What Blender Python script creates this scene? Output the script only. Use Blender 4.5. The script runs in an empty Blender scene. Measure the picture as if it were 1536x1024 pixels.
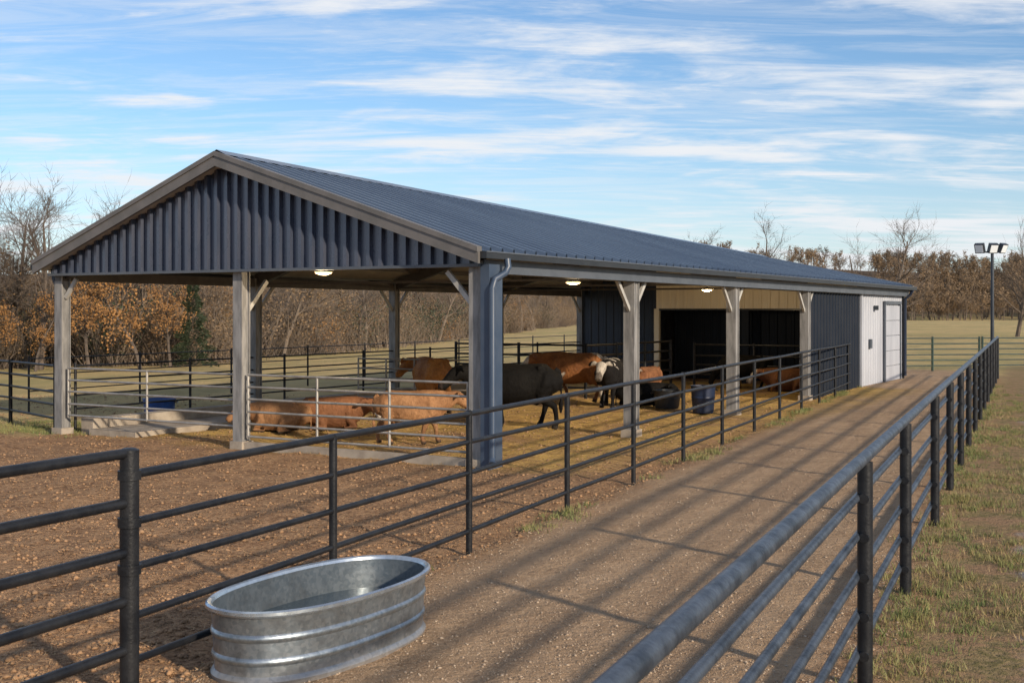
import bpy, bmesh, math, random
import numpy as np
from mathutils import Vector, Matrix
random.seed(7); rng=np.random.default_rng(7)
scene=bpy.context.scene
scene.view_settings.view_transform='Standard'; scene.view_settings.look='None'; scene.view_settings.exposure=0
COL=scene.collection
R=math.radians
# ------------------------------------------------------------------ materials
def newmat(name):
    m=bpy.data.materials.new(name); m.use_nodes=True
    nt=m.node_tree; b=nt.nodes['Principled BSDF']
    return m,nt,b
def N(nt,t,**kw):
    n=nt.nodes.new(t)
    for k,v in kw.items(): setattr(n,k,v)
    return n
def L(nt,a,b): nt.links.new(a,b)
def rgba(c): return (c[0],c[1],c[2],1)
def mixc(nt,f,a,b,bt='MIX'):
    n=nt.nodes.new('ShaderNodeMix'); n.data_type='RGBA'; n.blend_type=bt
    for sock,v in ((n.inputs[0],f),(n.inputs[6],a),(n.inputs[7],b)):
        if isinstance(v,bpy.types.NodeSocket): nt.links.new(v,sock)
        elif isinstance(v,(tuple,list)): sock.default_value=rgba(v)
        else: sock.default_value=v
    return n.outputs[2]
def math_(nt,op,a,b=None,c=None,clamp=False):
    n=nt.nodes.new('ShaderNodeMath'); n.operation=op; n.use_clamp=clamp
    for i,v in enumerate((a,b,c)):
        if v is None: continue
        if isinstance(v,bpy.types.NodeSocket): nt.links.new(v,n.inputs[i])
        else: n.inputs[i].default_value=v
    return n.outputs[0]
def noise(nt,vec,scale,detail=4,rough=.55,dist=0):
    n=N(nt,'ShaderNodeTexNoise'); n.inputs['Scale'].default_value=scale; n.inputs['Detail'].default_value=detail
    n.inputs['Roughness'].default_value=rough; n.inputs['Distortion'].default_value=dist
    if vec is not None: L(nt,vec,n.inputs['Vector'])
    return n.outputs[0]
def smooth(nt,v,lo,hi):
    n=N(nt,'ShaderNodeMapRange'); n.interpolation_type='SMOOTHSTEP'
    L(nt,v,n.inputs[0]); n.inputs[1].default_value=lo; n.inputs[2].default_value=hi
    return n.outputs[0]
def bump(nt,h,strength,dist,b):
    n=N(nt,'ShaderNodeBump'); n.inputs['Strength'].default_value=strength; n.inputs['Distance'].default_value=dist
    L(nt,h,n.inputs['Height']); L(nt,n.outputs[0],b.inputs['Normal'])
def mat(name,c1,c2=None,rough=.6,metal=0,scale=3,bstr=.15,bscale=40,spec=.5,rvar=.1,stretch=None):
    m,nt,b=newmat(name)
    tc=N(nt,'ShaderNodeTexCoord').outputs['Object']
    if stretch:
        mp=N(nt,'ShaderNodeMapping'); mp.inputs['Scale'].default_value=stretch; L(nt,tc,mp.inputs[0]); tc=mp.outputs[0]
    if c2 is None: c2=tuple(x*.7 for x in c1)
    f=smooth(nt,noise(nt,tc,scale,4,.65),.35,.68)
    L(nt,mixc(nt,f,c1,c2),b.inputs['Base Color'])
    b.inputs['Metallic'].default_value=metal
    b.inputs['Specular IOR Level'].default_value=spec
    if bstr:
        r=math_(nt,'MULTIPLY_ADD',noise(nt,tc,scale*4,3),rvar*2,rough-rvar); L(nt,r,b.inputs['Roughness'])
        bump(nt,noise(nt,tc,bscale,2),bstr,.01,b)
    else: b.inputs['Roughness'].default_value=rough
    return m
M={}
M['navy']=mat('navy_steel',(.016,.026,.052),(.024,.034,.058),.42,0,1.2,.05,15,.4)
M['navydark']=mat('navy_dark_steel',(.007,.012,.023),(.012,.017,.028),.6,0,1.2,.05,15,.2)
M['gable']=mat('gable_steel',(.052,.066,.105),(.078,.088,.125),.28,.3,1.5,.04,10,1.0,stretch=(1,1,.3))
M['roof']=mat('roof_steel',(.078,.112,.170),(.056,.084,.138),.28,.1,.5,.06,6,.75,stretch=(.6,.15,1))
M['taupe']=mat('taupe_trim',(.145,.135,.13),(.11,.105,.10),.5,0,2,.05,30)
M['grey']=mat('grey_beam',(.095,.11,.135),(.075,.088,.11),.45,0,2,.05,30)
M['post']=mat('post_paint',(.27,.265,.26),(.15,.148,.148),.55,0,2.5,.15,30,stretch=(3,3,.6))
M['postblue']=mat('post_blue',(.036,.060,.105),(.055,.078,.12),.4,0,2,.05,30)
M['brace']=mat('brace_white',(.46,.45,.43),(.34,.33,.31),.55,0,2,.05,30)
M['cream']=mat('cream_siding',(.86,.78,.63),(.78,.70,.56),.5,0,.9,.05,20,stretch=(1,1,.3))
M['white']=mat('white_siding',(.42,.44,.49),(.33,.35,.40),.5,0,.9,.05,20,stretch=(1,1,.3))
M['ceiling']=mat('roof_underside',(.42,.39,.34),(.32,.30,.27),.6,0,1,.05,20)
M['rafter']=mat('rafter_steel',(.09,.082,.078),(.06,.055,.055),.5,0,2,.05,20)
M['gutter']=mat('gutter_black',(.014,.016,.020),(.022,.024,.028),.35,0,2,.03,20)
M['fence']=mat('fence_dark_paint',(.009,.010,.013),(.020,.021,.024),.42,.1,5,.25,60,.35,.12)
M['fencetop']=mat('fence_worn_top',(.075,.092,.12),(.022,.029,.042),.40,.35,6,.3,60,.4,.12)
M['galvgate']=mat('gate_galvanised',(.40,.38,.35),(.26,.25,.235),.45,.5,4,.1,60)
M['greengate']=mat('gate_green',(.03,.06,.045),(.02,.04,.035),.5,0,4,.1,60)
M['blue']=mat('blue_plastic',(.02,.09,.33),(.015,.06,.22),.4,0,3,.05,30)
M['dblue']=mat('dark_blue_plastic',(.010,.022,.06),(.010,.018,.042),.5,0,3,.05,30)
M['concrete']=mat('concrete',(.38,.33,.27),(.25,.21,.17),.9,0,2,.3,30)
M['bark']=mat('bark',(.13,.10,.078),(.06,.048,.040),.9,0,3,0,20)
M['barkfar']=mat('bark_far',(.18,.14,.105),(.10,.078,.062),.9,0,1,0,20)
M['leafo']=mat('leaf_orange',(.34,.165,.045),(.19,.10,.038),.75,0,1.2,0,20)
M['leafb']=mat('leaf_brown',(.23,.15,.08),(.13,.092,.055),.8,0,.8,0,20)
M['leafg']=mat('leaf_green',(.045,.065,.032),(.026,.038,.02),.8,0,.8,0,20)
M['grass']=mat('grass_blades',(.12,.16,.045),(.25,.22,.085),.7,0,1.3,0,20)
M['drygrass']=mat('dry_grass_blades',(.36,.26,.125),(.24,.17,.08),.7,0,1.3,0,20)
M['litter']=mat('straw_litter_bits',(.50,.35,.19),(.30,.19,.10),.8,0,1.3,0,20)
M['straw']=mat('straw_blades',(.66,.44,.14),(.44,.28,.10),.7,0,1.3,0,20)
M['clod']=mat('clod_earth',(.40,.24,.13),(.20,.12,.065),.95,0,2,.4,60)
M['stone']=mat('gravel_stone',(.48,.38,.28),(.30,.22,.155),.9,0,30,.2,60)
M['greystone']=mat('road_stone',(.34,.33,.33),(.2,.2,.2),.9,0,30,.2,60)
M['eye']=mat('eye_dark',(.01,.008,.006),None,.15,0,3,0)
M['lampbody']=mat('lamp_housing',(.05,.06,.075),None,.4,.3,3,.05)
m,nt,b=newmat('lamp_glass_flood'); b.inputs['Base Color'].default_value=(.75,.8,.85,1); b.inputs['Roughness'].default_value=.12; M['glass']=m
m,nt,b=newmat('lamp_lit'); b.inputs['Emission Color'].default_value=(1,.68,.28,1); b.inputs['Emission Strength'].default_value=2.6; b.inputs['Base Color'].default_value=(.9,.8,.6,1); M['lit']=m
def tankmat(name,a,b2,st_c,metal,rr=.24):
    m,nt,b=newmat(name)
    tc=N(nt,'ShaderNodeTexCoord').outputs['Object']
    v=N(nt,'ShaderNodeTexVoronoi'); v.inputs['Scale'].default_value=38; L(nt,tc,v.inputs['Vector'])
    c=mixc(nt,v.outputs['Color'],a,b2)
    st=smooth(nt,noise(nt,tc,3,6,.7),.45,.75)
    c=mixc(nt,math_(nt,'MULTIPLY',st,.6),c,st_c)
    sp=N(nt,'ShaderNodeSeparateXYZ'); L(nt,tc,sp.inputs[0])
    dm=math_(nt,'MULTIPLY',smooth(nt,math_(nt,'ADD',sp.outputs[2],math_(nt,'MULTIPLY',noise(nt,tc,6,5,.7),.16)),.20,.06),.6)
    c=mixc(nt,dm,c,(.20,.14,.09))
    L(nt,c,b.inputs['Base Color']); L(nt,math_(nt,'MULTIPLY_ADD',dm,-1.1,metal),b.inputs['Metallic'])
    L(nt,math_(nt,'MULTIPLY_ADD',noise(nt,tc,9,4),.3,rr),b.inputs['Roughness'])
    bump(nt,noise(nt,tc,5,3),.25,.02,b); return m
M['tank']=tankmat('galvanised_tank',(.24,.29,.34),(.40,.45,.50),(.13,.13,.135),.85)
M['tankrim']=tankmat('galvanised_rim',(.48,.54,.60),(.60,.66,.72),(.35,.37,.40),.85,.14)
M['tankin']=tankmat('galvanised_tank_inside',(.10,.13,.16),(.17,.20,.23),(.07,.075,.08),.5)
m,nt,b=newmat('tank_water'); b.inputs['Base Color'].default_value=(.04,.06,.075,1); b.inputs['Roughness'].default_value=.06
tc=N(nt,'ShaderNodeTexCoord').outputs['Object']; bump(nt,noise(nt,tc,7,2),.15,.02,b); M['water']=m

# ------------------------------------------------------------------ mesh builder
class MB:
    def __init__(s): s.v=[]; s.f=[]; s.mi=[]; s.mats=[]
    def m(s,k):
        if k not in s.mats: s.mats.append(k)
        return s.mats.index(k)
    def add(s,vs,fs,k):
        o=len(s.v); i=s.m(k); s.v.extend([tuple(a) for a in vs])
        for f in fs: s.f.append(tuple(o+j for j in f)); s.mi.append(i)
    def box(s,x0,x1,y0,y1,z0,z1,k):
        vs=[(x,y,z) for x in (x0,x1) for y in (y0,y1) for z in (z0,z1)]
        s.add(vs,[(0,1,3,2),(4,6,7,5),(0,4,5,1),(2,3,7,6),(0,2,6,4),(1,5,7,3)],k)
    def beam(s,p0,p1,w,h,k,up=(0,0,1)):
        p0=Vector(p0);p1=Vector(p1);d=(p1-p0).normalized();up=Vector(up)
        if abs(d.dot(up))>.98: up=Vector((1,0,0))
        side=d.cross(up).normalized();u=side.cross(d).normalized()
        vs=[]
        for p in (p0,p1):
            for a,b_ in ((-1,-1),(1,-1),(1,1),(-1,1)): vs.append(p+side*a*w/2+u*b_*h/2)
        s.add(vs,[(0,1,2,3),(7,6,5,4),(0,4,5,1),(1,5,6,2),(2,6,7,3),(3,7,4,0)],k)
    def tube(s,pts,rad,k,n=8,cap=True,sq=0):
        pts=[Vector(p) for p in pts]
        if not isinstance(rad,(list,tuple)): rad=[rad]*len(pts)
        vs=[];fs=[];prev=None
        for i,p in enumerate(pts):
            if i==0: d=pts[1]-p
            elif i==len(pts)-1: d=p-pts[i-1]
            else: d=(pts[i+1]-pts[i-1])
            d.normalize()
            if prev is None:
                a=Vector((0,0,1)) if abs(d.z)<.9 else Vector((1,0,0))
                side=d.cross(a).normalized()
            else:
                side=(prev-d*prev.dot(d)).normalized()
            prev=side;u=side.cross(d)
            r=rad[i]; rx,ry=(r if isinstance(r,(tuple,list)) else (r,r))
            for j in range(n):
                t=2*math.pi*j/n; c_,s_=math.cos(t),math.sin(t)
                if sq:
                    c_=math.copysign(abs(c_)**sq,c_); s_=math.copysign(abs(s_)**sq,s_)
                vs.append(p+side*c_*rx+u*s_*ry)
        for i in range(len(pts)-1):
            for j in range(n):
                a=i*n+j;b_=i*n+(j+1)%n; fs.append((a,b_,b_+n,a+n))
        if cap: fs.append(tuple(range(n))[::-1]); fs.append(tuple(range((len(pts)-1)*n,len(pts)*n)))
        s.add(vs,fs,k)
    def obj(s,name,parent=None,smooth=False,loc=None,rotz=0):
        me=bpy.data.meshes.new(name); me.from_pydata(s.v,[],s.f)
        for k in s.mats: me.materials.append(M[k] if isinstance(k,str) else k)
        me.polygons.foreach_set('material_index',s.mi)
        if smooth: me.polygons.foreach_set('use_smooth',[True]*len(s.f))
        me.update(); bm=bmesh.new(); bm.from_mesh(me); bmesh.ops.recalc_face_normals(bm,faces=bm.faces); bm.to_mesh(me); bm.free()
        if smooth: me.set_sharp_from_angle(angle=R(40))
        o=bpy.data.objects.new(name,me); COL.objects.link(o)
        if parent: o.parent=parent
        if loc: o.location=loc
        o.rotation_euler[2]=rotz
        return o
def empty(name,loc=(0,0,0),rotz=0,scale=1):
    e=bpy.data.objects.new(name,None); COL.objects.link(e); e.location=loc; e.rotation_euler[2]=rotz; e.scale=(scale,)*3
    e.empty_display_size=.3
    return e
# ------------------------------------------------------------------ camera
cam=bpy.data.objects.new('camera',bpy.data.cameras.new('camera')); COL.objects.link(cam)
cam.location=(0,0,2.45); cam.rotation_euler=(R(90),0,0)
cam.data.lens=36*1825/1536; cam.data.sensor_width=36; cam.data.shift_y=-47/1536
cam.data.clip_end=5000; cam.data.clip_start=.05
cam.data.dof.use_dof=True; cam.data.dof.focus_distance=19; cam.data.dof.aperture_fstop=6.3
scene.camera=cam
# ------------------------------------------------------------------ light
saz=math.atan2(.62,-.785); sel=R(20.3)
S=Vector((math.sin(saz)*math.cos(sel),math.cos(saz)*math.cos(sel),math.sin(sel)))
ld=bpy.data.lights.new('sun','SUN'); ld.energy=5.0; ld.angle=R(1.6); ld.color=(1,.84,.64)
lo=bpy.data.objects.new('sun',ld); COL.objects.link(lo); lo.rotation_euler=(-S).to_track_quat('-Z','Y').to_euler(); lo.location=(20,-20,20)
w=bpy.data.worlds.new('World'); scene.world=w; w.use_nodes=True; nt=w.node_tree
bg=nt.nodes['Background']; bg.inputs[1].default_value=.13
sky=N(nt,'ShaderNodeTexSky'); sky.sky_type='NISHITA'; sky.sun_disc=False; sky.sun_elevation=sel; sky.sun_rotation=saz
sky.air_density=1.0; sky.dust_density=.2; sky.ozone_density=3.0
tc=N(nt,'ShaderNodeTexCoord').outputs['Generated']
sp=N(nt,'ShaderNodeSeparateXYZ'); L(nt,tc,sp.inputs[0])
zz=math_(nt,'ADD',math_(nt,'MAXIMUM',sp.outputs[2],0),.10)
px=math_(nt,'DIVIDE',sp.outputs[0],zz); py=math_(nt,'DIVIDE',sp.outputs[1],zz)
cb=N(nt,'ShaderNodeCombineXYZ'); L(nt,px,cb.inputs[0]); L(nt,py,cb.inputs[1])
def cl(scale,rot,sx,sy,off,detail,dist,rough=.6):
    mp=N(nt,'ShaderNodeMapping'); mp.inputs['Rotation'].default_value=(0,0,R(rot)); mp.inputs['Scale'].default_value=(sx,sy,1); mp.inputs['Location'].default_value=off
    L(nt,cb.outputs[0],mp.inputs[0]); return noise(nt,mp.outputs[0],scale,detail,rough,dist)
n1=cl(1.5,-16,.62,1.15,(3.1,1.7,0),9,.5,.60)
n2=cl(2.8,-28,.42,1.8,(9.1,4.7,2),7,.8,.68)
n3=cl(.6,0,.8,.8,(1.1,6.7,5),2,0,.5)
s1=math_(nt,'ADD',math_(nt,'MULTIPLY',n1,.66),math_(nt,'ADD',math_(nt,'MULTIPLY',n2,.34),math_(nt,'MULTIPLY',n3,.20)))
cf=smooth(nt,s1,.55,.72)
thin=math_(nt,'MULTIPLY',smooth(nt,n2,.40,.66),.34)
lowhaze=smooth(nt,sp.outputs[2],.17,-.01)
cf=math_(nt,'MAXIMUM',math_(nt,'MULTIPLY',cf,.95),thin)
hz=math_(nt,'MULTIPLY',lowhaze,.5)
base_=mixc(nt,1.0,sky.outputs[0],(.90,1.0,1.10),'MULTIPLY')
c=mixc(nt,hz,base_,(5.6,6.2,6.9))
c=mixc(nt,cf,c,(6.7,6.85,7.1))
L(nt,c,bg.inputs[0])
# ------------------------------------------------------------------ ground
def fence_l(t): return Vector((-2.44+.395*t,7.76+.9187*t,0))
def grid_lines(lo,hi,c,fine,growth):
    out=[c];st=fine;x=c
    while x<hi: x+=st; st=min(st*growth,120); out.append(x)
    x=c;st=fine
    while x>lo: x-=st; st=min(st*growth,120); out.insert(0,x)
    return out
xs=grid_lines(-1500,1500,0,.13,1.018); ys=grid_lines(-60,2600,8,.13,1.018)
def gh(x,y):
    t=np.clip((y-300)/200,0,1); t=t*t*(3-2*t)
    h=t*(19+2.5*np.sin(x*.013+1)+1.5*np.sin(x*.031))
    return h
def vnoise(x,y,sc,seed):
    r_=np.random.default_rng(seed).uniform(0,1,(256,256)); x=x/sc+1000;y=y/sc+1000
    xi=np.floor(x).astype(int);yi=np.floor(y).astype(int);fx=x-xi;fy=y-yi; fx=fx*fx*(3-2*fx);fy=fy*fy*(3-2*fy)
    g=lambda a,b_: r_[a%256,b_%256]
    return (g(xi,yi)*(1-fx)+g(xi+1,yi)*fx)*(1-fy)+(g(xi,yi+1)*(1-fx)+g(xi+1,yi+1)*fx)*fy
X,Y=np.meshgrid(xs,ys); Z=gh(X,Y)
dd_=np.hypot(X,Y); near=np.clip((42-dd_)/6,0,1)
lsd=(X+2.44)*.9187-(Y-7.76)*.395
rough_=np.where(lsd<0,1.0,.25)
Z=Z+near*rough_*(.055*(vnoise(X,Y,.9,1)-1)+.055*(vnoise(X,Y,.38,2)-1)+.035*(vnoise(X,Y,.2,3)-1))
vs=np.stack([X.ravel(),Y.ravel(),Z.ravel()],1).tolist()
nx=len(xs);ny=len(ys)
fs=[(j*nx+i,j*nx+i+1,(j+1)*nx+i+1,(j+1)*nx+i) for j in range(ny-1) for i in range(nx-1)]
me=bpy.data.meshes.new('ground'); me.from_pydata(vs,[],fs); me.polygons.foreach_set('use_smooth',[True]*len(fs))
ground=bpy.data.objects.new('ground',me); COL.objects.link(ground)
m,nt,b=newmat('ground_earth'); me.materials.append(m)
P=N(nt,'ShaderNodeTexCoord').outputs['Object']; sp=N(nt,'ShaderNodeSeparateXYZ'); L(nt,P,sp.inputs[0])
gx,gy=sp.outputs[0],sp.outputs[1]
def lin(a,b_,c_): return math_(nt,'ADD',math_(nt,'MULTIPLY_ADD',gx,a,c_),math_(nt,'MULTIPLY',gy,b_))
wob=math_(nt,'MULTIPLY',math_(nt,'SUBTRACT',noise(nt,P,1.1,4,.65),.5),1.6)
nbig=noise(nt,P,.35,3,.6); nmed=noise(nt,P,2.2,5,.65); nfin=noise(nt,P,14,4,.7); nvf=noise(nt,P,60,3,.7)
D=Vector((.516,.8566)); G=Vector((-.8566,.516)); C0=Vector((-.516,19.61))
sS=lin(D.x,D.y,-C0.dot(D)); sU=lin(G.x,G.y,-C0.dot(G))
nR=Vector((.9208,-.39)); rR=lin(nR.x,nR.y,-(2.31*nR.x+7.96*nR.y))
nL=Vector((.9187,-.395)); rL=lin(nL.x,nL.y,-(-2.44*nL.x+7.76*nL.y))
# wheel-track streaks along the lane
cv=N(nt,'ShaderNodeCombineXYZ'); L(nt,math_(nt,'MULTIPLY',rR,1.3),cv.inputs[0]); L(nt,math_(nt,'MULTIPLY',lin(.39,.9208,0),.13),cv.inputs[1])
rut=noise(nt,cv.outputs[0],1.6,4,.6,.3)
field=mixc(nt,smooth(nt,nbig,.4,.62),(.56,.41,.19),(.38,.30,.135))
field=mixc(nt,math_(nt,'MULTIPLY',smooth(nt,nmed,.4,.7),.5),field,(.58,.44,.22))
fn=noise(nt,P,.06,3,.6); field=mixc(nt,math_(nt,'MULTIPLY',smooth(nt,fn,.48,.62),.45),field,(.33,.30,.12))
woods=mixc(nt,nmed,(.17,.11,.07),(.11,.08,.055))
field=mixc(nt,smooth(nt,gy,310,350),field,woods)
dirt=mixc(nt,smooth(nt,nmed,.36,.66),(.48,.285,.155),(.28,.16,.09))
dirt=mixc(nt,math_(nt,'MULTIPLY',smooth(nt,nbig,.42,.62),.35),dirt,(.27,.16,.092))
dirt=mixc(nt,math_(nt,'MULTIPLY',smooth(nt,nfin,.45,.7),.6),dirt,(.58,.38,.22))
dirt=mixc(nt,math_(nt,'MULTIPLY',smooth(nt,nfin,.5,.36),.65),dirt,(.12,.072,.04))
dirt=mixc(nt,math_(nt,'MULTIPLY',smooth(nt,nvf,.52,.72),.5),dirt,(.14,.088,.05))
path=mixc(nt,smooth(nt,nmed,.35,.7),(.50,.34,.21),(.37,.245,.148))
path=mixc(nt,math_(nt,'MULTIPLY',smooth(nt,rut,.45,.62),.55),path,(.30,.20,.125))
path=mixc(nt,math_(nt,'MULTIPLY',smooth(nt,rut,.42,.30),.5),path,(.58,.42,.28))
path=mixc(nt,math_(nt,'MULTIPLY',smooth(nt,nvf,.45,.7),.6),path,(.62,.46,.32))
path=mixc(nt,math_(nt,'MULTIPLY',smooth(nt,nfin,.5,.75),.6),path,(.20,.13,.078))
straw=mixc(nt,smooth(nt,nmed,.36,.66),(.70,.46,.14),(.38,.23,.09))
straw=mixc(nt,math_(nt,'MULTIPLY',smooth(nt,nvf,.5,.7),.5),straw,(.78,.57,.23))
def AND(a,b_): return math_(nt,'MULTIPLY',a,b_)
def wsm(v,lo,hi): return smooth(nt,math_(nt,'ADD',v,wob),lo,hi)
inv=lambda v: math_(nt,'SUBTRACT',1,v)
m_left=math_(nt,'MAXIMUM',inv(wsm(sU,10.0,10.8)),inv(wsm(sS,-1.4,.2)))
m_dirt=AND(m_left,AND(inv(wsm(rR,-.1,.35)),inv(wsm(sS,30,33))))
col=mixc(nt,m_dirt,field,dirt)
m_path=AND(AND(wsm(rL,-.2,.6),inv(wsm(rR,-.7,.1))),inv(wsm(sS,34,36)))
col=mixc(nt,m_path,col,path)
m_straw=AND(AND(wsm(sS,-.6,1.0),inv(wsm(sS,22,23))),AND(wsm(sU,-2.6,-.6),inv(wsm(sU,8.6,9.6))))
col=mixc(nt,AND(m_straw,smooth(nt,math_(nt,'ADD',nbig,math_(nt,'MULTIPLY',nmed,.4)),.52,.72)),col,straw)
verge=mixc(nt,smooth(nt,nfin,.4,.62),(.34,.25,.13),(.19,.16,.065))
verge=mixc(nt,smooth(nt,nmed,.42,.58),verge,(.37,.235,.135))
m_verge=AND(wsm(rR,-.1,.4),inv(smooth(nt,gy,45,60)))
col=mixc(nt,m_verge,col,verge)
grav=mixc(nt,smooth(nt,nvf,.4,.62),(.20,.20,.205),(.42,.41,.40))
m_grav=AND(AND(wsm(rR,.95,1.3),inv(wsm(rR,4.5,5))),inv(smooth(nt,gy,45,60)))
col=mixc(nt,m_grav,col,grav)
L(nt,col,b.inputs['Base Color']); b.inputs['Roughness'].default_value=.95; b.inputs['Specular IOR Level'].default_value=.15
hh=math_(nt,'ADD',math_(nt,'MULTIPLY',nmed,.8),math_(nt,'ADD',math_(nt,'MULTIPLY',nfin,.8),math_(nt,'MULTIPLY',nvf,.25)))
bump(nt,hh,1.0,.11,b)
# ------------------------------------------------------------------ barn
BANG=math.atan2(D.y,D.x); W=10.1; LEN=28.25; BAY=5.65
barn=empty('barn',(C0.x,C0.y,0),BANG)
UR=5.3
def zr(s): return 5.22-.78*max(0,s)/28.25
def ze(s): return 3.36-.10*max(0,s)/28.25
UE0,UE1=-.32,W+.22
def zroof(s,u):
    if u<=UR: return ze(s)+(zr(s)-ze(s))*(u-UE0)/(UR-UE0)
    return ze(s)+(zr(s)-ze(s))*(UE1-u)/(UE1-UR)
S0,S1=-.5,LEN+.3
mb=MB()
prof=[];s=S0;p=.36
while s<S1-.02:
    prof+= [(s,0),(s+p*.78,0),(s+p*.81,.06),(s+p*.93,.06),(s+p*.96,0)]; s+=p
prof=[q for q in prof if q[0]<S1]+[(S1,0)]
for ua,ub in ((UE0,UR),(UE1,UR)):
    vs=[]
    for (s,h) in prof:
        for t in (0,.5,1):
            u=ua+(ub-ua)*t; vs.append((s,u,zroof(s,u)+h+.02))
    n=len(prof); fs=[]
    for i in range(n-1):
        for j in range(2):
            a=i*3+j; fs.append((a,a+1,a+4,a+3))
    mb.add(vs,fs,'roof')
mb.obj('roof_panels',barn)
mb=MB()
for ua,ub in ((UE0+.02,UR),(UE1-.02,UR)):
    vs=[];nn=20
    for i in range(nn+1):
        s=S0+.02+(S1-S0-.04)*i/nn
        for u in (ua,ub): vs.append((s,u,zroof(s,u)-.05))
    mb.add(vs,[(2*i,2*i+1,2*i+3,2*i+2) for i in range(nn)],'ceiling')
mb.obj('roof_underside',barn)
mb=MB()
vs=[]
for s in (S0-.02,S1+.02):
    vs+=[(s,UR-.22,zroof(s,UR-.22)+.09),(s,UR,zr(s)+.12),(s,UR+.22,zroof(s,UR+.22)+.09)]
mb.add(vs,[(0,1,4,3),(1,2,5,4)],'roof')
for s,sg in ((S0,-1),(S1,1)):
    for ua in (UE0,UE1):
        z0=zroof(s,ua);z1=zr(s)
        a,b_=(s,s+sg*.06)
        for (dz0,dz1,k,ex) in ((-.18,.0,'taupe',0),(.001,.085,'taupe',.025)):
            vs=[]
            for ss in (a-sg*ex*2,b_+sg*ex):
                vs+=[(ss,ua,z0+dz0),(ss,UR,z1+dz0),(ss,UR,z1+dz1),(ss,ua,z0+dz1)]
            mb.add(vs,[(0,1,2,3),(7,6,5,4),(0,4,5,1),(2,6,7,3),(1,5,6,2),(0,3,7,4)],k)
for ua in (UE0,UE1):
    mb.add([(S0,ua,zroof(0,ua)-.10),(S0,UR,zr(0)-.10),(-.15,UR,zr(0)-.10),(-.15,ua,zroof(0,ua)-.10)],[(0,1,2,3)],'brace')
mb.obj('rake_trim',barn)
mb=MB()
nseg=10
for i in range(nseg):
    a=S0+(S1-S0)*i/nseg; b_=S0+(S1-S0)*(i+1)/nseg
    mb.beam((a,UE0-.06,ze(a)-.045),(b_,UE0-.06,ze(b_)-.045),.12,.11,'gutter')
    mb.beam((a,UE1+.06,ze(a)-.045),(b_,UE1+.06,ze(b_)-.045),.12,.11,'gutter')
mb.beam((S0,UE0-.125,ze(0)+.005),(S1,UE0-.125,ze(S1)+.005),.02,.02,'grey')
mb.obj('gutter',barn)
mb=MB()
mb.beam((-.12,-.17,ze(0)-.21),(LEN+.1,-.17,ze(LEN)-.21),.05,.22,'grey')
mb.beam((-.12,0,ze(0)-.22),(22.5,0,ze(LEN)-.22),.16,.20,'rafter')
mb.beam((-.12,W+.12,ze(0)-.21),(LEN+.1,W+.12,ze(LEN)-.21),.05,.22,'navy')
mb.beam((-.12,W,ze(0)-.22),(22.5,W,ze(LEN)-.22),.16,.20,'rafter')
for i in range(6):
    s=i*BAY
    for ua in (0,W):
        mb.beam((s+.08,ua,zroof(s,ua)-.24),(s+.08,UR,zr(s)-.24),.16,.28,'rafter')
for fr in (.18,.36,.54,.72,.9):
    for ua in (0,W):
        u=ua+(UR-ua)*fr
        mb.beam((0,u,zroof(0,u)-.12),(22.6,u,zroof(22.6,u)-.12),.06,.12,'rafter')
for i in range(1,4):
    mb.beam((i*BAY,.1,3.08),(i*BAY,W-.1,3.08),.05,.05,'rafter')
mb.obj('rafters',barn)
def siding(mb,fixed,a0,a1,zb,zt,axis,nsgn,k,pitch=.3,hgt=.03,breaks=()):
    pts=[];a=a0
    while a<a1:
        for q,h in ((0,0),(.50,0),(.58,1),(.86,1),(.94,0)):
            x=a+q*pitch
            if x<a1: pts.append((x,h*hgt))
        a+=pitch
    pts.append((a1,0))
    for br in breaks: pts.append((br,0))
    pts.sort(); vs=[]
    for x,h in pts:
        c_=fixed+nsgn*h
        for z in (zb(x) if callable(zb) else zb, zt(x) if callable(zt) else zt):
            vs.append((c_,x,z) if axis=='u' else (x,c_,z))
    mb.add(vs,[(2*i,2*i+2,2*i+3,2*i+1) for i in range(len(pts)-1)],k)
mb=MB(); GB=3.19
siding(mb,-.17,-.1,W+.1,GB,lambda u:zroof(0,u)-.08,'u',-1,'gable',.25,.08)
mb.add([(-.12,-.1,GB),(-.12,W+.1,GB),(-.12,W+.1,zroof(0,W)-.1),(-.12,UR,zr(0)-.1),(-.12,-.1,zroof(0,0)-.1)],[(0,1,2,3,4)],'rafter')
mb.box(-.26,-.11,-.14,W+.14,GB-.05,GB-.002,'grey')
mb.obj('gable_siding',barn)
mb=MB()
def post(s,u,k='post',w_=.24,braces=((1,0),(-1,0)),top=None,bz=.55):
    h=w_/2; t=(top or ze(s)-.12)
    mb.box(s-h,s-h+.022,u-h,u+h,0,t,k); mb.box(s+h-.022,s+h,u-h,u+h,0,t,k)
    mb.box(s-h+.023,s+h-.023,u-h*.72,u+h*.72,0,t,k)
    mb.box(s-h-.04,s+h+.04,u-h-.04,u+h+.04,-.1,.06,'concrete')
    for bs,bu in braces:
        L_=bz
        mb.beam((s+bs*h*.9,u+bu*h*.9,t-.22-L_),(s+bs*(h+L_),u+bu*(h+L_),t-.16),.06,.08,'brace')
post(0,0,'post',.26,((0,1),(1,0)),bz=.5)
post(0,W,'post',.22,((0,-1),),bz=.32)
post(0,W/2+.13,'post',.22,((1,0),),top=3.15)
for i in range(1,4): post(i*BAY,0,'post',.24)
for i in range(1,5): post(i*BAY,W,'post',.22)
mb.box(-.20,.20,-.30,-.135,-.1,ze(0)-.18,'postblue')
mb.obj('posts',barn,False)
mb=MB()
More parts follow.
